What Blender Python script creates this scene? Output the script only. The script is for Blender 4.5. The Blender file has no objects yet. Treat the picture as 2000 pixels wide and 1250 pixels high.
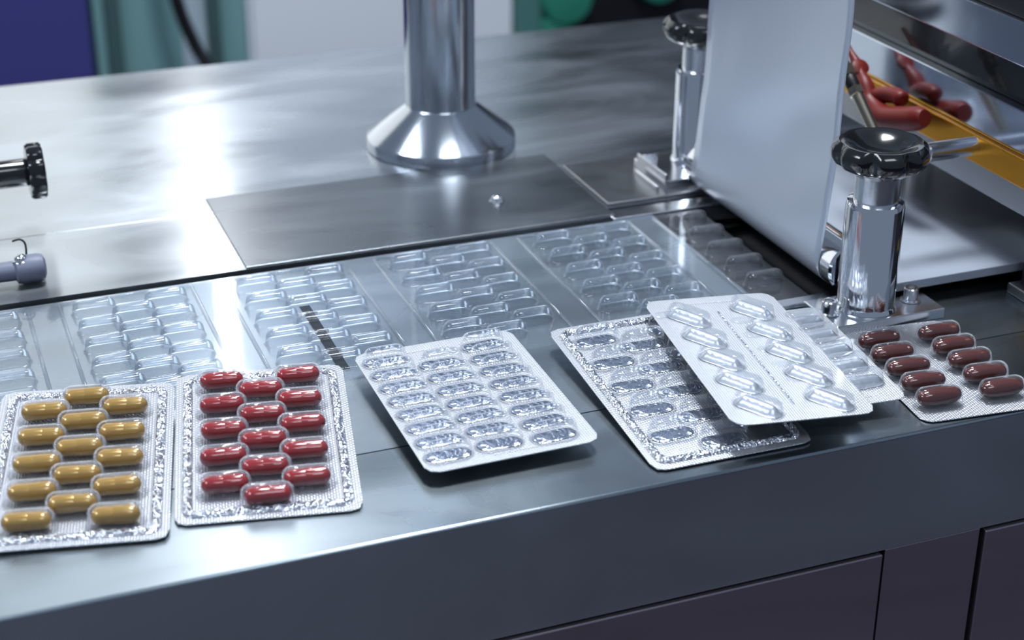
import bpy, bmesh, math, random
from mathutils import Matrix, Vector, noise
random.seed(7)
S = bpy.context.scene
COL = S.collection
PI = math.pi
R = math.radians
MM = 0.001

# ------------------------------------------------------------------ camera
FPX = 3263.56
cam_d = bpy.data.cameras.new('camera'); cam = bpy.data.objects.new('camera', cam_d); COL.objects.link(cam)
cam_d.sensor_width = 36.0; cam_d.lens = FPX * 36.0 / 2000.0
cam_d.clip_start = 0.01; cam_d.clip_end = 60
pit, yaw, rol = R(25.546), R(21.019), R(0.124)
fw = Vector((math.sin(yaw)*math.cos(pit), math.cos(yaw)*math.cos(pit), -math.sin(pit)))
rt = Vector((math.cos(yaw), -math.sin(yaw), 0)); up = rt.cross(fw)
r2 = rt*math.cos(rol) + up*math.sin(rol); u2 = -rt*math.sin(rol) + up*math.cos(rol)
mw = Matrix((r2, u2, -fw)).transposed().to_4x4(); mw.translation = Vector((0, 0, 0.40))
cam.matrix_world = mw
cam_d.dof.use_dof = True; cam_d.dof.focus_distance = 0.86; cam_d.dof.aperture_fstop = 8.0
S.camera = cam

# ------------------------------------------------------------------ view, world, hall lamps and added fill lamps
S.view_settings.view_transform = 'Standard'; S.view_settings.look = 'None'
S.view_settings.exposure = 0.0; S.view_settings.gamma = 1.0; S.view_settings.use_curve_mapping = False
S.cycles.transparent_max_bounces = 24
S.cycles.max_bounces = 8
S.cycles.sample_clamp_indirect = 6.0
S.cycles.caustics_reflective = False; S.cycles.caustics_refractive = False

W = bpy.data.worlds.new('hall_air'); S.world = W; W.use_nodes = True
bg = W.node_tree.nodes['Background']
bg.inputs['Color'].default_value = (0.42, 0.52, 0.70, 1); bg.inputs['Strength'].default_value = 0.38

def area(name, loc, target, sx, sy, watts, col):
    l = bpy.data.lights.new(name, 'AREA'); l.shape = 'RECTANGLE'; l.size = sx; l.size_y = sy
    l.energy = watts; l.color = col
    o = bpy.data.objects.new(name, l); COL.objects.link(o); o.location = loc
    d = Vector(target) - Vector(loc)
    o.rotation_euler = d.to_track_quat('-Z', 'Y').to_euler()
    return o
# hall ceiling luminaire and tube, then two fill lamps added out of view
area('hall_and_fill_lamp', (0.58, 1.28, 2.0), (0.30, 0.72, 0), 0.50, 0.50, 38, (0.90, 0.95, 1.0))
area('ceiling_tube', (0.455, 2.50, 1.15), (0.17, 1.0, 0), 0.028, 0.9, 2.0, (1.0, 1.0, 1.0))
area('hall_and_fill_lamp', (-1.6, 0.6, 1.9), (0.40, 0.8, 0.1), 1.2, 0.6, 26, (0.82, 0.91, 1.0))  # added lamp on the left, lifts the hanging foil
area('hall_and_fill_lamp', (0.30, -0.9, 2.3), (0.25, 0.7, 0), 1.2, 0.6, 14, (0.85, 0.93, 1.0))  # added overhead fill from the camera side

sp = bpy.data.lights.new('added_cabinet_spot', 'SPOT'); sp.energy = 45; sp.spot_size = R(52); sp.spot_blend = 0.6; sp.shadow_soft_size = 0.08; sp.color = (0.95, 0.98, 1.0)  # unseen spot added to brighten the background cabinet
so = bpy.data.objects.new('added_cabinet_spot', sp); COL.objects.link(so); so.location = (0.75, 1.75, 1.5)
so.rotation_euler = (Vector((0.70, 3.0, -0.35))-Vector(so.location)).to_track_quat('-Z', 'Y').to_euler()

# ------------------------------------------------------------------ materials
def mat(name):
    m = bpy.data.materials.new(name); m.use_nodes = True
    nt = m.node_tree; return m, nt, nt.nodes['Principled BSDF']
def nd(nt, t, **k):
    n = nt.nodes.new(t)
    for a, b in k.items(): setattr(n, a, b)
    return n
def plain(name, col, rough=0.5, metal=0.0, coat=0.0, spec=0.5, var=0.0, scale=20):
    m, nt, b = mat(name)
    b.inputs['Base Color'].default_value = (*col, 1); b.inputs['Roughness'].default_value = rough
    b.inputs['Metallic'].default_value = metal; b.inputs['Coat Weight'].default_value = coat
    b.inputs['Specular IOR Level'].default_value = spec
    if var:
        tc = nd(nt, 'ShaderNodeTexCoord'); n = nd(nt, 'ShaderNodeTexNoise'); n.inputs['Scale'].default_value = scale
        n.inputs['Detail'].default_value = 4
        nt.links.new(tc.outputs['Object'], n.inputs['Vector'])
        mp = nd(nt, 'ShaderNodeMapRange'); mp.inputs['To Min'].default_value = max(0.02, rough-var); mp.inputs['To Max'].default_value = rough+var
        nt.links.new(n.outputs['Fac'], mp.inputs['Value']); nt.links.new(mp.outputs['Result'], b.inputs['Roughness'])
    return m
def steel(name, col, rough, aniso, var=0.08, mott=0.12, grain=0.02):
    """brushed sheet steel, brush lines along world X (UV u runs across the brush)"""
    m, nt, b = mat(name)
    b.inputs['Metallic'].default_value = 1.0
    tc = nd(nt, 'ShaderNodeTexCoord')
    n1 = nd(nt, 'ShaderNodeTexNoise'); n1.inputs['Scale'].default_value = 9; n1.inputs['Detail'].default_value = 5; n1.inputs['Distortion'].default_value = 0.8
    mp1 = nd(nt, 'ShaderNodeMapping'); mp1.inputs['Scale'].default_value = (0.55, 1.5, 1.0)
    nt.links.new(tc.outputs['Object'], mp1.inputs['Vector']); nt.links.new(mp1.outputs['Vector'], n1.inputs['Vector'])
    mp2 = nd(nt, 'ShaderNodeMapping'); mp2.inputs['Scale'].default_value = (6, 900, 900)
    n2 = nd(nt, 'ShaderNodeTexNoise'); n2.inputs['Scale'].default_value = 1.0; n2.inputs['Detail'].default_value = 3
    nt.links.new(tc.outputs['Object'], mp2.inputs['Vector']); nt.links.new(mp2.outputs['Vector'], n2.inputs['Vector'])
    rr = nd(nt, 'ShaderNodeMapRange'); rr.inputs['From Min'].default_value = 0.3; rr.inputs['From Max'].default_value = 0.7
    rr.inputs['To Min'].default_value = rough-var; rr.inputs['To Max'].default_value = rough+var
    nt.links.new(n1.outputs['Fac'], rr.inputs['Value']); nt.links.new(rr.outputs['Result'], b.inputs['Roughness'])
    mx = nd(nt, 'ShaderNodeMix', data_type='RGBA')
    lo = tuple(c*(1-mott) for c in col); hi = tuple(min(1, c*(1+mott)) for c in col)
    mx.inputs[6].default_value = (*lo, 1); mx.inputs[7].default_value = (*hi, 1)
    fr = nd(nt, 'ShaderNodeMapRange'); fr.inputs['From Min'].default_value = 0.35; fr.inputs['From Max'].default_value = 0.65
    nt.links.new(n1.outputs['Fac'], fr.inputs['Value']); nt.links.new(fr.outputs['Result'], mx.inputs[0])
    nt.links.new(mx.outputs[2], b.inputs['Base Color'])
    bp = nd(nt, 'ShaderNodeBump'); bp.inputs['Strength'].default_value = grain; bp.inputs['Distance'].default_value = 0.0002
    nt.links.new(n2.outputs['Fac'], bp.inputs['Height']); nt.links.new(bp.outputs['Normal'], b.inputs['Normal'])
    b.inputs['Anisotropic'].default_value = aniso
    tg = nd(nt, 'ShaderNodeTangent', direction_type='UV_MAP'); tg.uv_map = 'uv'
    nt.links.new(tg.outputs['Tangent'], b.inputs['Tangent'])
    return m
def foil_mat(name, col, rough, emboss=0.25, crumple=0.0, cscale=260, metal=0.85, pitch=300):
    m, nt, b = mat(name)
    b.inputs['Base Color'].default_value = (*col, 1); b.inputs['Metallic'].default_value = metal
    b.inputs['Roughness'].default_value = rough
    tc = nd(nt, 'ShaderNodeTexCoord'); prev = None
    if emboss:
        a = nd(nt, 'ShaderNodeTexWave', wave_type='BANDS', bands_direction='DIAGONAL'); a.inputs['Scale'].default_value = pitch
        c = nd(nt, 'ShaderNodeTexWave', wave_type='BANDS', bands_direction='X'); c.inputs['Scale'].default_value = pitch*0.8
        nt.links.new(tc.outputs['Object'], a.inputs['Vector']); nt.links.new(tc.outputs['Object'], c.inputs['Vector'])
        ad = nd(nt, 'ShaderNodeMath', operation='ADD'); nt.links.new(a.outputs['Fac'], ad.inputs[0]); nt.links.new(c.outputs['Fac'], ad.inputs[1])
        bp = nd(nt, 'ShaderNodeBump'); bp.inputs['Strength'].default_value = emboss; bp.inputs['Distance'].default_value = 0.0002
        nt.links.new(ad.outputs[0], bp.inputs['Height']); prev = bp
    if crumple:
        n = nd(nt, 'ShaderNodeTexNoise'); n.inputs['Scale'].default_value = cscale; n.inputs['Detail'].default_value = 2; n.inputs['Distortion'].default_value = 1.0
        nt.links.new(tc.outputs['Object'], n.inputs['Vector'])
        b2 = nd(nt, 'ShaderNodeBump'); b2.inputs['Strength'].default_value = crumple; b2.inputs['Distance'].default_value = 0.002
        nt.links.new(n.outputs['Fac'], b2.inputs['Height'])
        if prev: nt.links.new(prev.outputs['Normal'], b2.inputs['Normal'])
        prev = b2
    if prev: nt.links.new(prev.outputs['Normal'], b.inputs['Normal'])
    return m
def clear_mat(name, tint=(0.965, 0.975, 0.99), ior=1.45, gloss=1.0, rough=0.05, haze=0.02, bump=0.0, edge=0.20, top=0.45):
    """one thin wall of clear plastic: light passes straight, the surface mirrors by its angle"""
    m = bpy.data.materials.new(name); m.use_nodes = True; nt = m.node_tree
    nt.nodes.remove(nt.nodes['Principled BSDF']); out = nt.nodes['Material Output']
    tr = nd(nt, 'ShaderNodeBsdfTransparent'); tr.inputs['Color'].default_value = (*tint, 1)
    gl = nd(nt, 'ShaderNodeBsdfGlossy'); gl.inputs['Roughness'].default_value = rough; gl.inputs['Color'].default_value = (gloss, gloss, gloss, 1)
    fr = nd(nt, 'ShaderNodeFresnel'); fr.inputs['IOR'].default_value = ior
    df = nd(nt, 'ShaderNodeBsdfDiffuse'); df.inputs['Color'].default_value = (0.8, 0.86, 0.95, 1)
    mh = nd(nt, 'ShaderNodeMixShader'); mh.inputs[0].default_value = haze
    lw = nd(nt, 'ShaderNodeLayerWeight'); lw.inputs['Blend'].default_value = 0.5
    pw = nd(nt, 'ShaderNodeMath', operation='POWER'); pw.inputs[1].default_value = 3.0
    hz = nd(nt, 'ShaderNodeMath', operation='MULTIPLY_ADD'); hz.inputs[1].default_value = edge; hz.inputs[2].default_value = haze
    nt.links.new(lw.outputs['Facing'], pw.inputs[0]); nt.links.new(pw.outputs[0], hz.inputs[0]); nt.links.new(hz.outputs[0], mh.inputs[0])
    mx = nd(nt, 'ShaderNodeMixShader')
    lim = nd(nt, 'ShaderNodeMath', operation='MINIMUM'); lim.inputs[1].default_value = top
    nt.links.new(fr.outputs[0], lim.inputs[0])
    nt.links.new(tr.outputs[0], mh.inputs[1]); nt.links.new(df.outputs[0], mh.inputs[2])
    nt.links.new(lim.outputs[0], mx.inputs[0]); nt.links.new(mh.outputs[0], mx.inputs[1]); nt.links.new(gl.outputs[0], mx.inputs[2])
    if bump:
        tc = nd(nt, 'ShaderNodeTexCoord'); n = nd(nt, 'ShaderNodeTexNoise'); n.inputs['Scale'].default_value = 350
        nt.links.new(tc.outputs['Object'], n.inputs['Vector'])
        bp = nd(nt, 'ShaderNodeBump'); bp.inputs['Strength'].default_value = bump; bp.inputs['Distance'].default_value = 0.001
        nt.links.new(n.outputs['Fac'], bp.inputs['Height'])
        for q in (gl, fr): nt.links.new(bp.outputs['Normal'], q.inputs['Normal'])
    nt.links.new(mx.outputs[0], out.inputs['Surface'])
    return m

M = {}
M['deck'] = steel('deck_steel', (0.56, 0.60, 0.64), 0.27, 0.75, 0.06, 0.12)
M['cover'] = steel('cover_plate_steel', (0.27, 0.295, 0.32), 0.30, 0.5, 0.06, 0.16)
M['floor_steel'] = steel('track_steel', (0.50, 0.57, 0.63), 0.27, 0.4, 0.05, 0.10)
M['front'] = steel('front_steel', (0.44, 0.51, 0.56), 0.26, 0.4, 0.05, 0.16)
M['fascia'] = steel('fascia_steel', (0.50, 0.54, 0.59), 0.42, 0.4, 0.04, 0.05)
M['door'] = steel('door_steel', (0.44, 0.37, 0.43), 0.42, 0.4, 0.04, 0.05)
M['rail'] = plain('rail_steel', (0.72, 0.74, 0.78), 0.22, 1.0, var=0.06, scale=60)
M['chrome'] = plain('chrome', (0.82, 0.84, 0.88), 0.06, 1.0)
M['pillar'] = plain('turned_steel', (0.60, 0.64, 0.70), 0.17, 1.0, var=0.04, scale=30)
M['mirror'] = plain('mirror_steel', (0.62, 0.68, 0.78), 0.12, 1.0, var=0.05, scale=25)
M['dullsteel'] = plain('dull_steel', (0.35, 0.36, 0.38), 0.32, 1.0, var=0.08, scale=40)
M['plate_light'] = plain('pale_plate', (0.60, 0.66, 0.78), 0.14, 0.15, var=0.04, scale=30)
M['black'] = plain('black_bakelite', (0.008, 0.009, 0.011), 0.16, 0.0, coat=0.6)
M['blackm'] = plain('black_paint', (0.008, 0.009, 0.012), 0.45, var=0.1)
M['greyplastic'] = plain('grey_plastic', (0.22, 0.24, 0.33), 0.45, var=0.08)
M['gold'] = plain('gold_anodised', (0.72, 0.33, 0.03), 0.30, 1.0, var=0.08, scale=60)
M['brass'] = plain('nickel_brass', (0.62, 0.56, 0.42), 0.22, 1.0)
M['red_rubber'] = plain('red_rubber', (0.21, 0.012, 0.008), 0.45, var=0.1)
M['cap_gold'] = plain('gold_capsule', (0.62, 0.36, 0.08), 0.22, 0.25, coat=0.7, var=0.05, scale=300)
M['cap_red'] = plain('red_capsule', (0.42, 0.018, 0.020), 0.16, 0.0, coat=0.8)
M['cap_brown'] = plain('brown_softgel', (0.13, 0.022, 0.014), 0.12, 0.0, coat=0.8)
M['foil'] = foil_mat('lidding_foil', (0.86, 0.87, 0.91), 0.32, 0.6, 0.08, 90, metal=0.72)
M['foil_white'] = foil_mat('pale_foil', (0.90, 0.91, 0.94), 0.36, 0.6, 0.08, 70, metal=0.55)
M['foil_crinkle'] = foil_mat('crinkled_foil', (0.84, 0.87, 0.94), 0.17, 0.0, 1.0, 380, metal=1.0)
M['foil_bulge'] = foil_mat('bulged_foil', (0.74, 0.78, 0.85), 0.34, 0.0, 0.20, 140, metal=0.7)
M['foil_dent'] = foil_mat('smooth_dented_foil', (0.56, 0.62, 0.74), 0.20, 0.0, 0.6, 170, metal=0.9)
M['foil_web'] = foil_mat('web_foil', (0.74, 0.80, 0.91), 0.30, 0.0, 0.03, 25, metal=0.6)
M['clear'] = clear_mat('clear_pocket_film')
M['clear_web'] = clear_mat('clear_web_film', (0.95, 0.965, 0.985), 1.42, 1.0, 0.05, 0.02)
M['clear_flat'] = clear_mat('clear_flat_film', (0.97, 0.975, 0.985), 1.45, 0.9, 0.10, 0.02)
M['carpet'] = plain('hall_carpet', (0.050, 0.040, 0.055), 0.9, var=0.05)
M['wall'] = plain('hall_partition', (0.30, 0.36, 0.42), 0.7)
M['blue'] = plain('blue_panel', (0.05, 0.052, 0.24), 0.6, var=0.1, scale=4)
M['teal'] = plain('teal_frame', (0.08, 0.22, 0.21), 0.5)
M['tealglass'] = plain('teal_glass', (0.20, 0.38, 0.40), 0.25)
M['paleglass'] = plain('pale_glass', (0.46, 0.58, 0.68), 0.3)
M['whitecab'] = plain('white_cabinet', (0.84, 0.89, 0.97), 0.5)
M['darkteal'] = plain('dark_teal', (0.06, 0.12, 0.125), 0.4)
M['green'] = plain('green_enamel', (0.03, 0.24, 0.17), 0.4)

# ------------------------------------------------------------------ mesh helpers
def link(name, me, m, parent=None, smooth=False, loc=None, rot=None):
    if m is not None and not me.materials: me.materials.append(m)
    if smooth:
        for p in me.polygons: p.use_smooth = True
    o = bpy.data.objects.new(name, me); COL.objects.link(o); o.parent = parent
    if loc: o.location = loc
    if rot: o.rotation_euler = rot
    return o
def empty(name, loc=(0, 0, 0), rot=(0, 0, 0)):
    o = bpy.data.objects.new(name, None); COL.objects.link(o); o.location = loc; o.rotation_euler = rot
    o.empty_display_size = 0.01; return o
def tag(o, label, cat, group=None):
    o['label'] = label; o['category'] = cat
    if group: o['group'] = group
    return o
def uvs(me):
    """u along local y (across the brush), v along x; upright faces use z"""
    uv = me.uv_layers.new(name='uv')
    for p in me.polygons:
        n = p.normal
        for li in p.loop_indices:
            c = me.vertices[me.loops[li].vertex_index].co
            if abs(n.z) > 0.7: uv.data[li].uv = (c.y, c.x)
            elif abs(n.y) > 0.7: uv.data[li].uv = (c.z, c.x)
            else: uv.data[li].uv = (c.z, c.y)
def boxes_mesh(name, bxs, bev=0.0, seg=2):
    bm = bmesh.new()
    for (x0, x1, y0, y1, z0, z1) in bxs:
        mt = Matrix.Translation(((x0+x1)/2, (y0+y1)/2, (z0+z1)/2)) @ Matrix.Diagonal((x1-x0, y1-y0, z1-z0, 1))
        bmesh.ops.create_cube(bm, size=1.0, matrix=mt)
    if bev: bmesh.ops.bevel(bm, geom=list(bm.edges), offset=bev, segments=seg, profile=0.5, affect='EDGES')
    me = bpy.data.meshes.new(name); bm.to_mesh(me); bm.free(); me.update(); uvs(me); return me
def box(name, b, m, parent=None, bev=0.0006, seg=2):
    return link(name, boxes_mesh(name, [b], bev, seg), m, parent)
def lathe(name, prof, n=48, rad=None):
    """prof = [(r, z)...]; rad(theta, r, i) may change the radius"""
    vs, fs = [], []
    for i, (r, z) in enumerate(prof):
        for k in range(n):
            t = 2*PI*k/n; rr = rad(t, r, i) if rad else r
            vs.append((rr*math.cos(t), rr*math.sin(t), z))
    for i in range(len(prof)-1):
        for k in range(n):
            a = i*n+k; b = i*n+(k+1) % n
            fs.append((a, b, b+n, a+n))
    fs.append(tuple(range(n-1, -1, -1))); fs.append(tuple((len(prof)-1)*n+k for k in range(n)))
    me = bpy.data.meshes.new(name); me.from_pydata(vs, [], fs); me.update()
    for p in me.polygons: p.use_smooth = len(p.vertices) == 4
    try: me.set_sharp_from_angle(angle=R(38))
    except Exception: pass
    return me
def tube(name, pts, rads, n=14, cyc=False):
    pts = [Vector(p) for p in pts]; N = len(pts); vs, fs = [], []
    if not hasattr(rads, '__len__'): rads = [rads]*N
    nrm = None
    for i, p in enumerate(pts):
        if cyc: t = pts[(i+1) % N]-pts[i-1]
        else: t = pts[min(i+1, N-1)]-pts[max(i-1, 0)]
        t.normalize()
        if nrm is None: nrm = t.orthogonal().normalized()
        nrm = (nrm - t*nrm.dot(t)).normalized(); bi = t.cross(nrm)
        for k in range(n):
            a = 2*PI*k/n; vs.append(p + (nrm*math.cos(a)+bi*math.sin(a))*rads[i])
    for i in range(N if cyc else N-1):
        for k in range(n):
            a = i*n+k; b = i*n+(k+1) % n; c = ((i+1) % N)*n
            fs.append((a, b, c+(k+1) % n, c+k))
    if not cyc:
        fs.append(tuple(range(n-1, -1, -1))); fs.append(tuple((N-1)*n+k for k in range(n)))
    me = bpy.data.meshes.new(name); me.from_pydata(vs, [], fs); me.update()
    for p in me.polygons: p.use_smooth = len(p.vertices) == 4
    return me
def smooth_path(pts, per=6):
    pts = [Vector(p) for p in pts]; out = []
    for i in range(len(pts)-1):
        p0, p1, p2, p3 = pts[max(i-1, 0)], pts[i], pts[i+1], pts[min(i+2, len(pts)-1)]
        for k in range(per):
            t = k/per
            out.append(0.5*((2*p1)+(p2-p0)*t+(2*p0-5*p1+4*p2-p3)*t*t+(3*p1-p0-3*p2+p3)*t**3))
    out.append(pts[-1]); return out
def rrect(w, h, r, n=6):
    pts = []
    for cx, cy, a0 in ((w/2-r, h/2-r, 0), (-w/2+r, h/2-r, 90), (-w/2+r, -h/2+r, 180), (w/2-r, -h/2+r, 270)):
        for k in range(n+1):
            a = R(a0+90*k/n); pts.append((cx+r*math.cos(a), cy+r*math.sin(a)))
    return pts
def sheet(name, w, h, r, z0, z1, warp=None, nx=14, ny=20):
    """rounded sheet with thickness; warp(x, y) lifts it"""
    bm = bmesh.new()
    bmesh.ops.create_grid(bm, x_segments=nx, y_segments=ny, size=0.5)
    for v in bm.verts:
        x, y = v.co.x*w, v.co.y*h
        ax, ay = abs(x)-(w/2-r), abs(y)-(h/2-r)
        if ax > 0 and ay > 0:
            m = max(ax, ay); l = math.hypot(ax, ay); k = m/l
            x = math.copysign(w/2-r+ax*k, x); y = math.copysign(h/2-r+ay*k, y)
        v.co = Vector((x, y, z1+(warp(x, y) if warp else 0)))
    if z1 > z0:
        g = bmesh.ops.extrude_face_region(bm, geom=list(bm.faces))
        for e in g['geom']:
            if isinstance(e, bmesh.types.BMVert): e.co.z -= (z1-z0)
        bmesh.ops.recalc_face_normals(bm, faces=list(bm.faces))
    me = bpy.data.meshes.new(name); bm.to_mesh(me); bm.free(); me.update(); return me
def stadium(l, r, n):
    """closed outline, total length l, half width r, 2n points"""
    h = max(l/2-r, 0.0); pts = []
    for k in range(n): a = -PI/2+PI*k/(n-1); pts.append((h+r*math.cos(a), r*math.sin(a)))
    for k in range(n): a = PI/2+PI*k/(n-1); pts.append((-h+r*math.cos(a), r*math.sin(a)))
    return pts
def dome(name, l, r, rings, n=9, m=None, top=True):
    """stadium dome; rings = [(inset, z)...] from the base up"""
    vs, fs = [], []
    for ins, z in rings:
        for x, y in stadium(l-2*ins, max(r-ins, 0.0002), n): vs.append((x, y, z))
    N = 2*n
    for i in range(len(rings)-1):
        for k in range(N):
            a = i*N+k; b = i*N+(k+1) % N; fs.append((a, b, b+N, a+N))
    if top: fs.append(tuple((len(rings)-1)*N+k for k in range(N)))
    me = bpy.data.meshes.new(name); me.from_pydata(vs, [], fs); me.update()
    for p in me.polygons: p.use_smooth = True
    if m: me.materials.append(m)
    return me
def inst(name, me, parent, loc, rz=0.0, scale=None, tilt=0.0):
    o = bpy.data.objects.new(name, me); COL.objects.link(o); o.parent = parent
    o.location = loc; o.rotation_euler = (0, tilt, rz)
    if scale: o.scale = scale
    return o

# ------------------------------------------------------------------ setting: hall
def struct(o): o['kind'] = 'structure'; return o
struct(box('floor', (-4, 5, -3, 6.0, -0.92, -0.90), M['carpet'], bev=0))
struct(box('wall_back', (-4, 5, 4.6, 4.7, -0.90, 1.0), M['wall'], bev=0))

# background stands, a few steps behind the machine (out of focus)
BY = 3.0; FZ = -0.90
t = tag(empty('blue_counter', (-0.4, BY, FZ)), 'deep blue panelled counter behind the machine at the far left', 'counter')
link('panel', boxes_mesh('panel', [(-0.9, 0.742, 0, 0.45, 0.06, 0.72)], 0.004), M['blue'], t)
link('plinth', boxes_mesh('plinth', [(-0.88, 0.72, 0.02, 0.43, 0, 0.06)], 0.002), M['blackm'], t)
link('counter_top', boxes_mesh('counter_top', [(-0.92, 0.745, -0.02, 0.47, 0.72, 0.745)], 0.004), M['whitecab'], t)

t = tag(empty('lightbox_wall', (-0.6, 3.55, FZ)), 'tall white backlit booth wall standing behind the blue counter', 'lightbox')
lm, nt_, b_ = mat('backlit_fabric'); b_.inputs['Base Color'].default_value = (0.8, 0.82, 0.8, 1); b_.inputs['Roughness'].default_value = 0.7
b_.inputs['Emission Color'].default_value = (1.0, 1.0, 0.96, 1); b_.inputs['Emission Strength'].default_value = 0.85
box('luminous_face', (-1.4, 1.00, 0.0, 0.03, 0.04, 3.0), lm, t, 0)
box('frame', (-1.44, -1.40, -0.01, 0.06, 0.0, 3.04), M['teal'], t, 0.002)
box('frame', (1.00, 1.04, -0.01, 0.06, 0.0, 3.04), M['teal'], t, 0.002)
box('frame', (-1.40, 1.00, -0.01, 0.06, 3.0, 3.04), M['teal'], t, 0.002)
box('frame', (-1.40, 1.00, -0.01, 0.06, 0.0, 0.04), M['teal'], t, 0.002)

t = tag(empty('glass_partition', (0.485, BY, FZ)), 'teal framed glass partition between the blue counter and the white cabinet', 'partition')
for x0, x1, mm in ((-0.133, -0.113, 'tealglass'), (-0.088, 0.022, 'tealglass'), (0.022, 0.069, 'paleglass'), (0.092, 0.142, 'tealglass')):
    box('pane', (x0, x1, 0.012, 0.024, 0.05, 1.0), M[mm], t, 0.001)
for x0, x1 in ((-0.113, -0.088), (0.069, 0.092)):
    box('post', (x0, x1, -0.01, 0.04, 0.0, 1.03), M['darkteal'], t, 0.003)
box('bottom_rail', (-0.133, 0.142, -0.01, 0.045, 0.0, 0.05), M['teal'], t, 0.003)
box('top_rail', (-0.133, 0.142, -0.01, 0.04, 1.0, 1.03), M['teal'], t, 0.003)

c = link('hanging_cable', tube('hanging_cable', smooth_path([(0.470, 2.93, 0.02), (0.478, 2.93, -0.25), (0.490, 2.93, -0.37), (0.515, 2.93, -0.45), (0.535, 2.92, -0.50), (0.548, 2.92, -0.62), (0.55, 2.92, -0.885)], 6), 0.012), M['blackm'])
tag(c, 'dark cable hanging in front of the teal glass partition', 'cable')

t = tag(empty('white_cabinet', (0.89, BY, FZ)), 'white cabinet behind the steel column, out of focus', 'cabinet')
box('body', (-0.262, 0.262, 0.0, 0.42, 0.05, 1.90), M['whitecab'], t, 0.004)
box('base', (-0.25, 0.25, 0.02, 0.40, 0.0, 0.05), M['darkteal'], t, 0.002)
box('door', (-0.255, 0.255, -0.018, 0.0, 0.08, 1.88), M['whitecab'], t, 0.002)

t = tag(empty('green_machine', (1.45, BY, FZ)), 'dark machine with green guards and a green corner post in the far background', 'machine')
box('body', (-0.235, 0.75, 0.02, 0.55, 0.0, 2.1), M['blackm'], t, 0.006)
box('corner_post', (-0.298, -0.238, -0.01, 0.06, 0.0, 2.1), M['teal'], t, 0.006)
for gx, gz, gr, gl in ((-0.19, 0.455, 0.055, 0.05), (-0.21, 0.395, 0.032, 0.04), (0.01, 0.475, 0.05, 0.05)):
    link('guard_knob', lathe('guard_knob', [(gr*0.5, 0), (gr, 0.004), (gr*1.05, gl*0.5), (gr*0.9, gl), (gr*0.4, gl*1.1)], 24), M['green'], t, loc=(gx, 0.02, gz), rot=(PI/2, 0, 0))

# ------------------------------------------------------------------ the machine table
XL, XR = -0.60, 1.05
T = tag(empty('machine_table', (0, 0, 0)), 'brushed steel table of the blister packing machine with dark front doors', 'machine table')
YF, YS, YT, YB = 0.593, 0.6685, 0.898, 1.315
ZD = 0.0012                                            # the deck stands a little above the track
link('deck_plate', boxes_mesh('deck_plate', [(XL, XR, 0.9962, YB, -0.012, ZD)], 0.0005), M['deck'], T)
link('deck_strip', boxes_mesh('deck_strip', [(XL, 0.4125, YT+0.0012, 0.9957, -0.0045, ZD), (0.4125, XR, 0.9125, 0.9957, -0.0045, ZD)], 0), M['deck'], T)
link('gap_shade_sheet', boxes_mesh('gap_shade_sheet', [(XL, XR, 0.60, YB-0.01, -0.030, -0.022)], 0), M['blackm'], T)  # black sheet below the plates, stands in for shade in the gaps
# thin duller cover plate lying on the deck in front of the column
link('cover_plate', boxes_mesh('cover_plate', [(0.1775, 0.4155, YT+0.002, 1.0195, ZD, ZD+0.0010)], 0.0004), M['cover'], T)
link('side_plate', boxes_mesh('side_plate', [(0.4175, 0.56, 0.9145, 0.991, ZD, ZD+0.0024)], 0.0005), M['dullsteel'], T)
# track floor under the film, with a slot and the dark sealing gap
SX0, SX1, SY0, SY1 = 0.1940, 0.2000, 0.756, 0.840
link('track_floor', boxes_mesh('track_floor', [(XL, 0.440, SY1, YT-0.0040, -0.012, 0), (XL, SX0, SY0, SY1, -0.012, 0), (SX1, 0.440, SY0, SY1, -0.012, 0), (XL, 0.440, YS+0.0005, SY0, -0.012, 0), (0.440, 0.600, YS+0.0005, 0.7375, -0.012, 0)], 0), M['floor_steel'], T)
box('guide_rail', (0.4125, 0.56, 0.894, 0.9085, -0.010, 0.0016), M['rail'], T)
box('guide_rail', (0.443, 0.478, 0.7385, 0.7465, -0.010, 0.003), M['rail'], T)
# front plate with rounded nose, and fascia below
bm = bmesh.new(); prof = [(YS-0.0005, -0.012), (YS-0.0005, 0.0)]
rr = 0.0016
for k in range(9): a = R(90+90*k/8); prof.append((YF+rr+rr*math.cos(a), -rr+rr*math.sin(a)))
prof += [(YF, -0.0655), (YF+0.004, -0.0655), (YF+0.004, -0.012)]
ra = [bm.verts.new((XL, y, z)) for y, z in prof]; rb = [bm.verts.new((XR, y, z)) for y, z in prof]
for k in range(len(prof)):
    k2 = (k+1) % len(prof); bm.faces.new((ra[k], ra[k2], rb[k2], rb[k]))
bm.faces.new(ra[::-1]); bm.faces.new(rb); bmesh.ops.recalc_face_normals(bm, faces=list(bm.faces))
me = bpy.data.meshes.new('front_plate'); bm.to_mesh(me); bm.free(); uvs(me)
for p in me.polygons: p.use_smooth = len(p.vertices) == 4 and 0.05 < abs(p.normal.z) < 0.995
me.materials.append(M['front']); me.materials.append(M['fascia'])
for p in me.polygons:
    if p.normal.y < -0.9 and p.center.z < -0.005: p.material_index = 1
fp = bpy.data.objects.new('front_plate', me); COL.objects.link(fp); fp.parent = T
# right-hand table leaf beyond the clamp post
box('end_plate', (0.600, XR, YS+0.0005, 0.737, -0.012, 0.0), M['front'], T, 0.0004)
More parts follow.
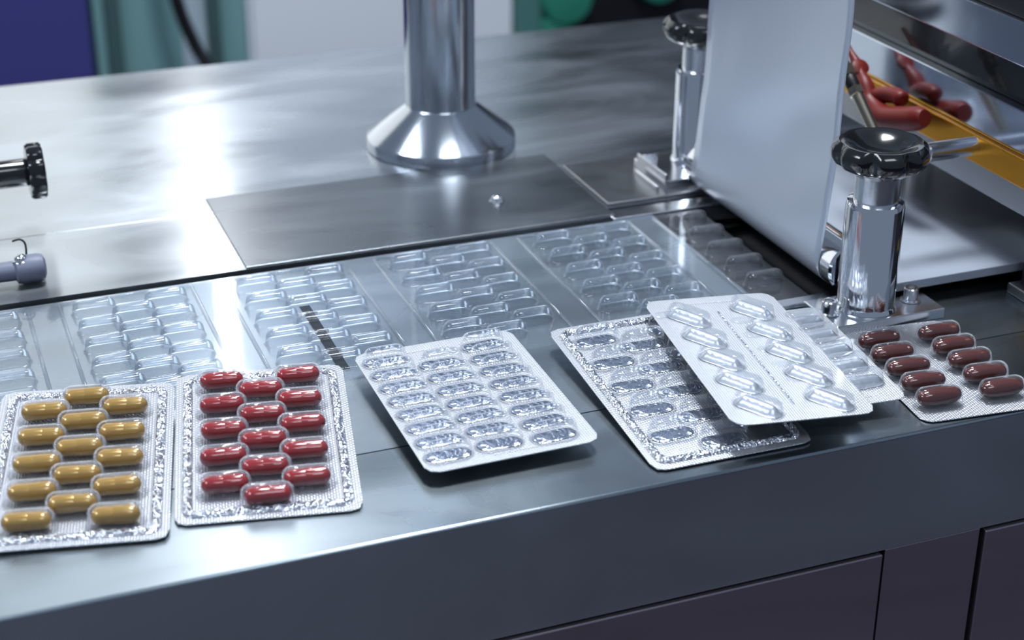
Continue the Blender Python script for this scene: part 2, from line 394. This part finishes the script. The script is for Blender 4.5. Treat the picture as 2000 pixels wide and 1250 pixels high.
# cabinet below: mullions and doors
box('cabinet_body', (XL, XR, YF+0.0045, YB-0.02, -0.88, -0.031), M['blackm'], T, 0)
for x0, x1 in ((0.4290, 0.4855),):
    box('mullion', (x0, x1, YF, YF+0.004, -0.86, -0.0656), M['door'], T, 0.0004)
for x0, x1 in ((-0.58, -0.012), (-0.008, 0.4268), (0.4882, 1.04)):
    d = box('door', (x0, x1, YF-0.0016, YF+0.004, -0.84, -0.0672), M['door'], T, 0.0006)
box('plinth', (XL+0.02, XR-0.02, YF+0.03, YB-0.05, -0.90, -0.88), M['blackm'], T, 0)

# small dome-headed screw on the cover plate
t = tag(empty('cover_screw', (0.3535, 0.948, ZD+0.001)), 'small dome-headed screw in the deck in front of the steel column', 'screw')
link('washer', lathe('washer', [(0.0048, 0), (0.0050, 0.0004), (0.0046, 0.0008), (0.0030, 0.0009)], 24), M['rail'], t)
link('screw_head', lathe('screw_head', [(0.0034, 0.0008), (0.0036, 0.0016), (0.0030, 0.0030), (0.0016, 0.0038), (0.0005, 0.004)], 24), M['chrome'], t)

# ------------------------------------------------------------------ steel column with conical flange
t = tag(empty('steel_column', (0.3555, 1.066, ZD)), 'thick polished steel column on a conical flange at the rear of the deck', 'column')
link('flange', lathe('flange', [(0.0500, 0), (0.0525, 0.0006), (0.0525, 0.0075), (0.0520, 0.0088), (0.0255, 0.0300), (0.0248, 0.0310)], 96), M['pillar'], t)
link('shaft', lathe('shaft', [(0.0243, 0.0300), (0.0243, 0.45), (0.0235, 0.451)], 96), M['pillar'], t)

# ------------------------------------------------------------------ clamp posts with star knobs
def knob_mesh(n=98, lobes=7, Rk=0.0265):
    prof = [(0.0105, 0.0), (0.0140, 0.0005), (0.0185, 0.0035), (0.0240, 0.0065), (0.0262, 0.0100), (0.0265, 0.0135), (0.0252, 0.0168),
            (0.0225, 0.0188), (0.0195, 0.0186), (0.0150, 0.0160), (0.0100, 0.0135), (0.0050, 0.0125), (0.001, 0.0123)]
    dep = [0, 0, 0.3, 0.75, 1, 1, 0.7, 0.25, 0, 0, 0, 0, 0]
    def rad(t, r, i): return r - 0.0036*dep[i]*max(0.0, math.cos(lobes*t))**1.5
    k = Rk/0.0265
    return lathe('knob', [(r*k, z*k) for r, z in prof], n, lambda t, r, i: r - k*0.0036*dep[i]*max(0.0, math.cos(lobes*t))**1.5)
KN = knob_mesh()
BOLT = lathe('bolt', [(0.0046, 0), (0.0058, 0.0002), (0.0058, 0.001), (0.0042, 0.0012), (0.0042, 0.0074), (0.0037, 0.0080), (0.0025, 0.0080), (0.0024, 0.0052), (0.0006, 0.0050)], 24)
BOLT.materials.append(M['rail'])
def clamp_post(loc, label, base, bolts, spin):
    t = tag(empty('clamp_post', loc), label, 'clamp post', 'clamp posts beside the foil web')
    box('base_plate', base, M['rail'], t, 0.0006)
    z = base[5]
    link('sleeve', lathe('sleeve', [(0.0168, z), (0.0172, z+0.0006), (0.0166, z+0.002), (0.0160, z+0.0035), (0.0160, 0.066), (0.0152, 0.0690), (0.0130, 0.0695)], 64), M['chrome'], t)
    link('neck', lathe('neck', [(0.0123, 0.0690), (0.0123, 0.0840), (0.0105, 0.0842)], 48), M['rail'], t)
    link('knob', KN, M['black'], t, loc=(0, 0, 0.0840), rot=(0, 0, spin))
    for bx, by in bolts: inst('bolt', BOLT, t, (bx, by, z))
    return t
clamp_post((0.4865, 0.7175, 0.0), 'chrome clamp post with black star knob and bolted base, beside the brown capsules',
           (-0.029, 0.040, -0.019, 0.0175, 0.0, 0.006), [(-0.0245, -0.002), (0.0275, -0.003)], 0.35)
cp = clamp_post((0.5020, 0.958, ZD+0.0024), 'chrome clamp post with black star knob, half hidden behind the foil sheet',
           (-0.039, 0.030, -0.032, 0.016, 0.0, 0.005), [(0.022, -0.002)], 0.1)
box('bracket', (-0.0405, -0.0390, -0.036, 0.008, 0.0, 0.0115), M['rail'], cp, 0.0004)
box('bracket', (-0.0390, -0.0290, 0.000, 0.0015, 0.005, 0.0125), M['rail'], cp, 0.0004)
box('bracket', (-0.0455, -0.0435, -0.034, 0.001, 0.0, 0.003), M['rail'], cp, 0.0004)

# ------------------------------------------------------------------ black knob on a shaft and grey rod at the left
t = tag(empty('side_knob', (0, 1.0, ZD)), 'black star knob on a thick horizontal shaft at the left edge of the deck', 'knob')
kz = 0.0405
link('knob_head', lathe('knob_head', [(0.0090, -0.004), (0.0160, -0.0038), (0.0172, -0.002), (0.0172, 0.0045), (0.0160, 0.0058), (0.0100, 0.0062), (0.002, 0.0062)], 72,
     lambda a, r, i: r - (0.0018*max(0, math.cos(8*a))**2 if r > 0.012 else 0)), M['black'], t, loc=(0.0715, 0, kz), rot=(0, PI/2, 0))
link('shaft', lathe('shaft', [(0.0080, -0.10), (0.0086, -0.099), (0.0086, -0.003), (0.0080, -0.001)], 40), M['black'], t, loc=(0.0715, 0, kz), rot=(0, PI/2, 0))
box('bearing_block', (-0.055, -0.025, -0.016, 0.016, 0.0, 0.058), M['dullsteel'], t, 0.001)

t = tag(empty('grey_rod', (0, 0.925, ZD)), 'grey plastic rod with a clamp screw lying at the left end of the deck', 'rod')
rz_ = 0.0086
link('rod', lathe('rod', [(0.0052, -0.12), (0.0058, -0.119), (0.0058, 0.0), (0.005, 0.001)], 32), M['greyplastic'], t, loc=(0.052, 0, rz_), rot=(0, PI/2, 0))
link('end_disc', lathe('end_disc', [(0.0060, -0.010), (0.0078, -0.009), (0.0084, -0.005), (0.0084, 0.003), (0.0076, 0.0060), (0.0044, 0.0074), (0.001, 0.0076)], 40), M['greyplastic'], t, loc=(0.0585, 0, rz_), rot=(0, PI/2, 0))
link('clamp_screw', lathe('clamp_screw', [(0.0044, 0), (0.0048, 0.0005), (0.0044, 0.001), (0.0036, 0.0012), (0.0034, 0.0028), (0.0022, 0.0040), (0.0006, 0.0044)], 24), M['chrome'], t, loc=(0.0525, -0.001, rz_+0.0056))
link('hook', tube('hook', smooth_path([(0.0560, 0.004, 0.014), (0.0565, 0.006, 0.0215), (0.0540, 0.007, 0.0245), (0.0495, 0.007, 0.0240)], 5), 0.0006, 8), M['blackm'], t)
box('rod_support', (-0.06, -0.03, -0.012, 0.012, 0.0, 0.017), M['dullsteel'], t, 0.001)

# ------------------------------------------------------------------ formed plastic film running on the track
def arc_rings(base_flare, h, wall, n=5):
    """flare at the foot, steep wall, rounded shoulder"""
    rg = [(-base_flare, 0.0), (-base_flare*0.35, 0.00025), (0.0, 0.0012)]
    rg.append((wall*0.5, h*0.45)); s = h*0.42
    for k in range(n+1):
        a = PI/2*k/n; rg.append((wall+s*(1-math.cos(a)), h-s+s*math.sin(a)))
    return rg
PK_WEB = dome('pocket', 0.0245, 0.0052, arc_rings(0.0010, 0.0076, 0.0006), 9, M['clear_web'])
PK_CAP = dome('pocket', 0.0252, 0.0056, arc_rings(0.0010, 0.0098, 0.0004), 9, M['clear'])
PK_OVAL = dome('pocket', 0.0262, 0.0058, arc_rings(0.0012, 0.0105, 0.0006), 9, M['clear'])
PK_WIDE = dome('pocket', 0.0240, 0.0060, arc_rings(0.0010, 0.0080, 0.0010), 9, M['clear'])
PK_SLANT = dome('pocket', 0.0265, 0.0056, arc_rings(0.0010, 0.0070, 0.0008), 9, M['clear'])
def cells15(px, py):
    out = []
    for j in range(5):
        out += [(-px, (2-j)*py+0.25*py), (px, (2-j)*py+0.25*py), (0, (2-j)*py-0.25*py)]
    return out
Wb = tag(empty('formed_film_web', (0.290, 0.8185, 0.0004)), 'long clear plastic film with rows of empty capsule pockets running along the track', 'plastic film')
WP = 0.0924; WY0, WY1 = 0.744-0.8185, 0.893-0.8185
for f in range(-4, 3):
    cx = f*WP; x0, x1 = cx-WP/2, cx+WP/2
    if f == 2: x1 = cx-0.004
    me = sheet('film_panel', x1-x0, WY1-WY0, 0.0001, 0, 0.0, None, 2, 2)
    fp_ = link('film_panel', me, M['clear_web'], Wb, loc=((x0+x1)/2, (WY0+WY1)/2, 0))
    off = (x0+x1)/2
    for sx in (-1, 1):
        if f == 2 and sx == 1: continue
        xr = cx+sx*0.0375-off
        link('rib', tube('rib', [(xr, WY0-(WY0+WY1)/2+0.004, 0.0001), (xr, WY1-(WY0+WY1)/2-0.005, 0.0001)], 0.0011, 8), M['clear_web'], fp_)
    link('rib', tube('rib', [(cx-0.036-off, (WY1-WY0)/2-0.004, 0.0001), (min(cx+0.036, x1-0.003)-off, (WY1-WY0)/2-0.004, 0.0001)], 0.0011, 8), M['clear_web'], fp_)
    for (px, py) in cells15(0.0200, 0.0244):
        if f == 2 and px > -0.01: continue
        inst('pocket', PK_WEB, fp_, (cx+px-off, py-(WY0+WY1)/2-0.0005, 0.0))

# ------------------------------------------------------------------ foil sheet coming down over its roller
RX, RZ, RR = 0.4890, 0.0195, 0.0140
rows = []
for k in range(34):
    z = 0.42+(RZ-0.42)*k/33
    h = (z-RZ)
    x = RX-RR-0.0005+0.0085*(1-math.exp(-max(0, h)/0.055))
    x += 0.0004*math.exp(-((z-0.085)/0.008)**2)
    rows.append((x, z))
for k in range(1, 9):
    a = PI+R(100)*k/8; rows.append((RX+(RR+0.0005)*math.cos(a), RZ+(RR+0.0005)*math.sin(a)))
ny = 22; vs, fs = [], []
for i, (x, z) in enumerate(rows):
    for j in range(ny+1):
        v = j/ny; y = 0.750+0.162*v
        w = 0.0003*math.sin(6.0*v+9*z/0.1)*min(1, max(0, (z-RZ)/0.05)) + 0.0004*noise.noise((y*40, z*40, 3.1))*min(1, max(0, (z-RZ)/0.03))
        vs.append((x+w, y, z))
for i in range(len(rows)-1):
    for j in range(ny):
        a = i*(ny+1)+j; fs.append((a, a+ny+1, a+ny+2, a+1))
me = bpy.data.meshes.new('foil_sheet'); me.from_pydata(vs, [], fs); me.update()
fo = link('foil_sheet', me, M['foil_web'], None, True)
sm = fo.modifiers.new('thickness', 'SOLIDIFY'); sm.thickness = 0.00012; sm.offset = 1
tag(fo, 'wide silver foil sheet hanging down in front of the sealing unit', 'foil sheet')
t = tag(empty('foil_roller', (RX, 0.83, RZ)), 'polished steel roller turning the foil sheet onto the film', 'roller')
link('roller_body', lathe('roller_body', [(0.004, -0.0935), (0.0128, -0.0930), (RR, -0.0915), (RR, 0.0900), (0.0128, 0.0915), (0.004, 0.0915)], 48), M['chrome'], t, rot=(PI/2, 0, 0))
link('axle', lathe('axle', [(0.0035, -0.101), (0.004, -0.1005), (0.004, 0.100), (0.0035, 0.1005)], 24), M['rail'], t, rot=(PI/2, 0, 0))

# ------------------------------------------------------------------ sealing unit at the right
t = tag(empty('sealing_unit', (0.58, 0.80, 0.0)), 'sealing unit of stacked steel, black and gold bars at the right', 'machine unit')
ZO = 0.0
def sb(name, b, m, bev=0.0008): return box(name, (b[0]-0.58, b[1]-0.58, b[2]-0.80, b[3]-0.80, b[4]+ZO, b[5]+ZO), m, t, bev)
sb('die_plate', (0.508, 0.70, 0.722, 0.922, 0.0085, 0.0140), M['plate_light'], 0.0005)
sb('lower_bar', (0.581, 0.64, 0.655, 0.925, 0.0480, 0.0640), M['dullsteel'])
sb('gold_bar', (0.579, 0.63, 0.650, 0.925, 0.0640, 0.0805), M['gold'])
sb('mirror_bar', (0.583, 0.66, 0.640, 0.960, 0.0805, 0.1050), M['mirror'])
sb('black_bar', (0.590, 0.66, 0.640, 0.960, 0.1050, 0.1300), M['black'])
sb('upper_bar', (0.580, 0.66, 0.640, 0.960, 0.1300, 0.1540), M['mirror'])
sb('top_block', (0.584, 0.66, 0.640, 0.960, 0.1540, 0.2100), M['blackm'])
sb('back_panel', (0.70, 0.715, 0.600, 1.02, 0.0013, 0.21), M['blackm'])
sb('spacer', (0.600, 0.640, 0.745, 0.885, -0.0218, 0.0085), M['blackm'])
sb('stop_block', (0.586, 0.640, 0.660, 0.712, 0.0, 0.046), M['blackm'], 0.001)
sb('stop_foot', (0.580, 0.645, 0.656, 0.716, 0.0, 0.006), M['dullsteel'], 0.001)
sb('yellow_tab', (0.5848, 0.5862, 0.697, 0.708, 0.021, 0.027), M['gold'], 0.0002)
for yy in (0.665, 0.945):
    link('guide_column', lathe('guide_column', [(0.0085, 0), (0.009, 0.001), (0.009, 0.207), (0.0085, 0.208)], 32), M['chrome'], t, loc=(0.676-0.58, yy-0.80, 0.0013))
link('lever_pin', lathe('lever_pin', [(0.0050, 0), (0.0056, 0.0005), (0.0056, 0.040), (0.0050, 0.0406)], 32), M['rail'], t, loc=(0.546-0.58, 0.760-0.80, 0.0742+ZO), rot=(0, PI/2, 0))
link('pin_neck', lathe('pin_neck', [(0.0040, 0), (0.0040, 0.030), (0.0035, 0.0304)], 24), M['rail'], t, loc=(0.520-0.58, 0.760-0.80, 0.0742+ZO), rot=(0, PI/2, 0))

# nickel fitting leaning beside the foil edge
d0, d1 = Vector((0.540, 0.846, 0.1035)), Vector((0.540, 0.8135, 0.0790)); ax = (d1-d0)
t = tag(empty('air_fitting', d1), 'nickel-plated air fitting leaning between the foil sheet and the red hose', 'fitting')
t.rotation_euler = (d0-d1).to_track_quat('Z', 'Y').to_euler()
Lf = ax.length
link('stem', lathe('stem', [(0.0030, -0.022), (0.0034, -0.0215), (0.0038, Lf), (0.0030, Lf+0.001)], 24), M['brass'], t)
link('nut', lathe('nut', [(0.0042, 0.016), (0.0050, 0.0165), (0.0050, 0.0215), (0.0042, 0.022)], 6), M['brass'], t)
link('nut', lathe('nut', [(0.0042, 0.030), (0.0052, 0.0305), (0.0052, 0.0375), (0.0042, 0.038)], 6), M['brass'], t)
link('collar', lathe('collar', [(0.0040, 0.022), (0.0042, 0.0225), (0.0042, 0.0295), (0.0040, 0.030)], 24), M['blackm'], t)

# red rubber hose
t = tag(empty('red_hose', (0.565, 0.86, 0.0)), 'thick red rubber hose bent in front of the gold bar', 'hose')
q = [(0.568, 0.892, 0.1060), (0.567, 0.881, 0.0985), (0.567, 0.872, 0.0925), (0.566, 0.865, 0.0880), (0.565, 0.857, 0.0830), (0.564, 0.849, 0.0745), (0.564, 0.834, 0.0705), (0.566, 0.817, 0.0740), (0.568, 0.803, 0.0785), (0.569, 0.797, 0.0805)]
rd = [0.0014, 0.0018, 0.0036, 0.0034, 0.0052, 0.0066, 0.0074, 0.0078, 0.0074, 0.0050]
P = smooth_path(q, 5); rads = []
for i in range(len(q)-1):
    for k in range(5): rads.append(rd[i]+(rd[i+1]-rd[i])*k/5)
rads.append(rd[-1])
link('hose_body', tube('hose_body', [p-Vector((0.565, 0.86, 0)) for p in P], rads, 18), M['red_rubber'], t)
P2 = smooth_path([(0.566, 0.853, 0.0765), (0.570, 0.841, 0.0815), (0.571, 0.831, 0.0835), (0.571, 0.824, 0.0825)], 5)
link('hose_branch', tube('hose_branch', [p-Vector((0.565, 0.86, 0)) for p in P2], [0.0052]*(len(P2)-2)+[0.0046, 0.0030], 16), M['red_rubber'], t)
link('clip', lathe('clip', [(0.0052, 0), (0.0056, 0.0003), (0.0056, 0.003), (0.0052, 0.0033)], 20), M['red_rubber'], t, loc=(0.0015, 0.0085, 0.0905), rot=(0.7, 0, 0))

# ------------------------------------------------------------------ blister packs
CAP_R, CAP_L = 0.0043, 0.0215
def half_profile(r, l0, l1, n=7):
    pr = [(r*0.985, l0), (r, l0+0.0003), (r, l1-r)]
    for k in range(1, n+1): a = PI/2*k/n; pr.append((max(r*math.cos(a), 0.0002), l1-r+r*math.sin(a)))
    return pr
def along_x(me):
    me.transform(Matrix.Rotation(PI/2, 4, 'Y')); me.update(); return me
def capsule_meshes(m):
    b = along_x(lathe('capsule', [(z, s) for z, s in [(rr_, -zz) for rr_, zz in reversed(half_profile(CAP_R*0.955, -0.004, CAP_L/2))]], 24))
    c_ = along_x(lathe('cap', half_profile(CAP_R, -0.0008, CAP_L/2), 24))
    for x in (b, c_): x.materials.append(m)
    return b, c_
CAPS = {'gold': capsule_meshes(M['cap_gold']), 'red': capsule_meshes(M['cap_red'])}
sg = []
for k in range(17):
    a = -PI/2+PI*k/16; sg.append((max(0.00475*abs(math.cos(a))**0.62, 0.0002), 0.0118*math.copysign(abs(math.sin(a))**0.85, math.sin(a))))
SOFT = along_x(lathe('softgel', sg, 28)); SOFT.materials.append(M['cap_brown'])
DENT = dome('foil_oval', 0.0225, 0.0046, [(0, 0), (0.0006, 0.0003), (0.0012, 0.0003)], 8, M['foil_dent'])
def lump_mesh(l, r, h, seed):
    me = dome('foil_bulge', l, r, [(-0.0008, 0), (0, 0.0002), (r*0.30, h*0.55), (r*0.62, h*0.92), (r*0.9, h)], 9, M['foil_bulge'])
    for v in me.vertices:
        if v.co.z > 0.0003: v.co += Vector((0, 0.0006, 0.0008))*noise.noise((v.co.x*160+seed, v.co.y*160, seed*3.3))
    me.update(); return me
LUMPS = [lump_mesh(0.0240, 0.0048, 0.0040, s) for s in range(4)]

def pack_empty(ctr, u, w, label, group='blister packs laid out on the table'):
    u = Vector(u).normalized(); w = Vector(w); w = (w-u*w.dot(u)).normalized(); n = u.cross(w)
    o = empty('blister_pack'); m = Matrix((u, w, n)).transposed().to_4x4(); m.translation = Vector(ctr)*MM
    o.matrix_world = m
    return tag(o, label, 'blister pack', group)
def gutter_mesh(w, h, seed):
    """crinkled raised channel running round the pack"""
    vs, fs = [], []; out = rrect(w, h, 0.004, 4); pts = []
    for i in range(len(out)):
        a, b = Vector(out[i]), Vector(out[(i+1) % len(out)]); n = max(1, int((b-a).length/0.0011))
        for k in range(n): pts.append(a+(b-a)*k/n)
    N = len(pts); prof = [(-0.0024, 0.0), (-0.0016, 0.0012), (0.0, 0.0017), (0.0016, 0.0012), (0.0024, 0.0)]
    for i, p in enumerate(pts):
        tdir = (pts[(i+1) % N]-pts[i-1]); tdir.normalize(); nn = Vector((tdir.y, -tdir.x))
        for j, (o_, z) in enumerate(prof):
            jit = 0.0 if j in (0, 4) else 1.0
            dz = jit*0.0011*noise.noise((p.x*500+seed, p.y*500, j*1.7+seed)); do = jit*0.0007*noise.noise((p.x*430, p.y*430+seed, j*2.9))
            q_ = p+nn*(o_+do); vs.append((q_.x, q_.y, max(z+dz, 0.0001)))
    m_ = len(prof)
    for i in range(N):
        for j in range(m_-1):
            a = i*m_+j; b = ((i+1) % N)*m_+j; fs.append((a, b, b+1, a+1))
    me = bpy.data.meshes.new('crimped_gutter'); me.from_pydata(vs, [], fs); me.update(); return me
def emboss_code(parent, cx, cy, n, pitch, m, z):
    bx = []
    for k in range(n):
        x = cx+(k-n/2)*pitch; hh = random.choice((0.0012, 0.0016, 0.0016)); 
        bx.append((x, x+pitch*0.55, cy-hh/2, cy+hh/2, z-0.0002, z+0.0003))
    link('embossed_code', boxes_mesh('embossed_code', bx, 0), m, parent)
TF = 0.0005
def rimmed_pack(ctr, u, w, Wd, L, label, cells, fill, off=(0, 0), warp=None):
    o = pack_empty(ctr, u, w, label)
    Wd *= MM; L *= MM
    link('foil_sheet', sheet('foil_sheet', Wd, L, 0.0055, 0, TF, warp), M['foil'], o)
    fl = link('clear_film', sheet('clear_film', Wd-0.0004, L-0.0004, 0.0053, 0, TF+0.00025), M['clear_flat'], o)
    link('crimped_gutter', gutter_mesh(Wd-0.0115, L-0.0125, random.random()*9), M['foil_crinkle'], o, loc=(0, 0, TF+0.0001))
    for (x, y) in cells:
        x += off[0]; y += off[1]
        inst('pocket', PK_CAP, fl, (x, y, TF+0.0003))
        if fill:
            b, c_ = CAPS[fill]; sw = random.uniform(-0.035, 0.035)
            cc = inst('capsule', b, o, (x+random.uniform(-0.0004, 0.0004), y+random.uniform(-0.0003, 0.0001), TF+0.0003+CAP_R), sw+(PI if random.random() < 0.5 else 0))
            inst('cap', c_, cc, (0, 0, 0))
        else:
            inst('foil_oval', DENT, o, (x, y, TF+0.0003), random.uniform(-0.06, 0.06))
    return o
c15 = cells15(0.0188, 0.0225)
A_ = rimmed_pack((54.0, 698.0, 6.0), (0.978, -0.208, -0.004), (0.208, 0.976, 0.066), 83.5, 131.0, 'crimped blister pack holding gold capsules, leftmost on the table', [(-x, -y) for x, y in c15], 'gold', (0, -0.001))
B_ = rimmed_pack((138.7, 689.2, 5.4), (0.980, -0.199, 0.001), (0.198, 0.978, 0.070), 83.5, 127.5, 'crimped blister pack holding red capsules, beside the gold ones', c15, 'red', (-0.0003, -0.002))
D_ = rimmed_pack((346.2, 671.6, 5.4), (1.0, -0.013, 0.001), (0.013, 0.998, 0.064), 84.0, 140.0, 'empty crimped silver blister pack lying underneath the slanted-pocket pack', cells15(0.0215, 0.0238), None, (0, -0.002))

# pack C: 23 empty cells, slightly bowed
o = pack_empty((243.6, 689.6, 8.4), (1.0, 0.010, 0), (-0.010, 1.0, 0.029), 'empty pale blister pack with three dense pocket columns, right of the red capsules')
link('foil_sheet', sheet('foil_sheet', 0.087, 0.1215, 0.0065, 0, TF), M['foil_white'], o)
fl = link('clear_film', sheet('clear_film', 0.0866, 0.1211, 0.0063, 0, TF+0.00025), M['clear_flat'], o)
for cx, n, y0, py in ((-0.0295, 8, 0.0495, 0.0139), (-0.0035, 7, 0.0370, 0.0139), (0.0235, 8, 0.0485, 0.0139)):
    for k in range(n):
        inst('pocket', PK_WIDE, fl, (cx, y0-k*py-0.001, TF+0.0003))
        inst('foil_oval', DENT, o, (cx, y0-k*py-0.001, TF+0.0003), random.uniform(-0.08, 0.08))
emboss_code(o, -0.005, 0.0535, 16, 0.0014, M['foil_white'], TF); emboss_code(o, 0.002, -0.0555, 16, 0.0014, M['foil_white'], TF)

# pack E: two columns of slanted pockets with a perforation between them
o = pack_empty((388.5, 667.3, 16.4), (0.992, -0.12, -0.030), (0.12, 0.993, 0.009), 'pale foil blister pack with slanted empty pockets and a central tear line')
link('foil_sheet', sheet('foil_sheet', 0.0735, 0.1395, 0.0075, 0, TF), M['foil_white'], o)
fl = link('clear_film', sheet('clear_film', 0.0731, 0.1391, 0.0073, 0, TF+0.00025), M['clear_flat'], o)
for k in range(5):
    for sx in (-1, 1):
        x, y = (-0.0195 if sx < 0 else 0.0175), (0.0440-k*0.0248 if sx < 0 else 0.0470-k*0.0256)
        inst('pocket', PK_SLANT, fl, (x, y, TF+0.0003), R(-52))
        inst('foil_bulge', LUMPS[(k+sx) % 4], o, (x, y, TF+0.0003), R(-52))
link('tear_line', boxes_mesh('tear_line', [(-0.0012, -0.0002, 0.050-k*0.0032-0.0022, 0.050-k*0.0032, TF-0.0001, TF+0.0006) for k in range(33)], 0), M['foil_crinkle'], o)
emboss_code(o, -0.002, 0.0625, 18, 0.0015, M['foil_white'], TF)

# pack F: foil pack peeping out on the right of pack E
o = pack_empty((418.0, 668.0, 8.6), (0.996, -0.085, 0.0), (0.085, 0.996, 0.020), 'pale foil blister pack half hidden beneath the slanted-pocket pack, next to brown capsules')
link('foil_sheet', sheet('foil_sheet', 0.066, 0.106, 0.0065, 0, TF), M['foil_white'], o)
fl = link('clear_film', sheet('clear_film', 0.0656, 0.1056, 0.0063, 0, TF+0.00025), M['clear_flat'], o)
for k in range(5):
    for x in (-0.016, 0.0165):
        inst('pocket', PK_WIDE, fl, (x, 0.035-k*0.0172, TF+0.0003)); inst('foil_bulge', LUMPS[k % 4], o, (x, 0.035-k*0.0172, TF+0.0003), 0.08)
emboss_code(o, 0.012, -0.0465, 6, 0.0015, M['foil_white'], TF)

# pack G: brown softgels
o = pack_empty((484.3, 646.5, 0.7), (0.995, -0.100, 0), (0.100, 0.995, 0), 'silver blister pack holding dark brown oval capsules at the right edge')
link('foil_sheet', sheet('foil_sheet', 0.065, 0.104, 0.0065, 0, TF), M['foil'], o)
fl = link('clear_film', sheet('clear_film', 0.0646, 0.1036, 0.0063, 0, TF+0.00025), M['clear_flat'], o)
for k in range(5):
    for x in (-0.0175, 0.0178):
        y = 0.0290-k*0.0166
        inst('pocket', PK_OVAL, fl, (x, y, TF+0.0003))
        inst('softgel', SOFT, o, (x+random.uniform(-0.0004, 0.0004), y, TF+0.0003+0.0048), random.uniform(-0.03, 0.03))
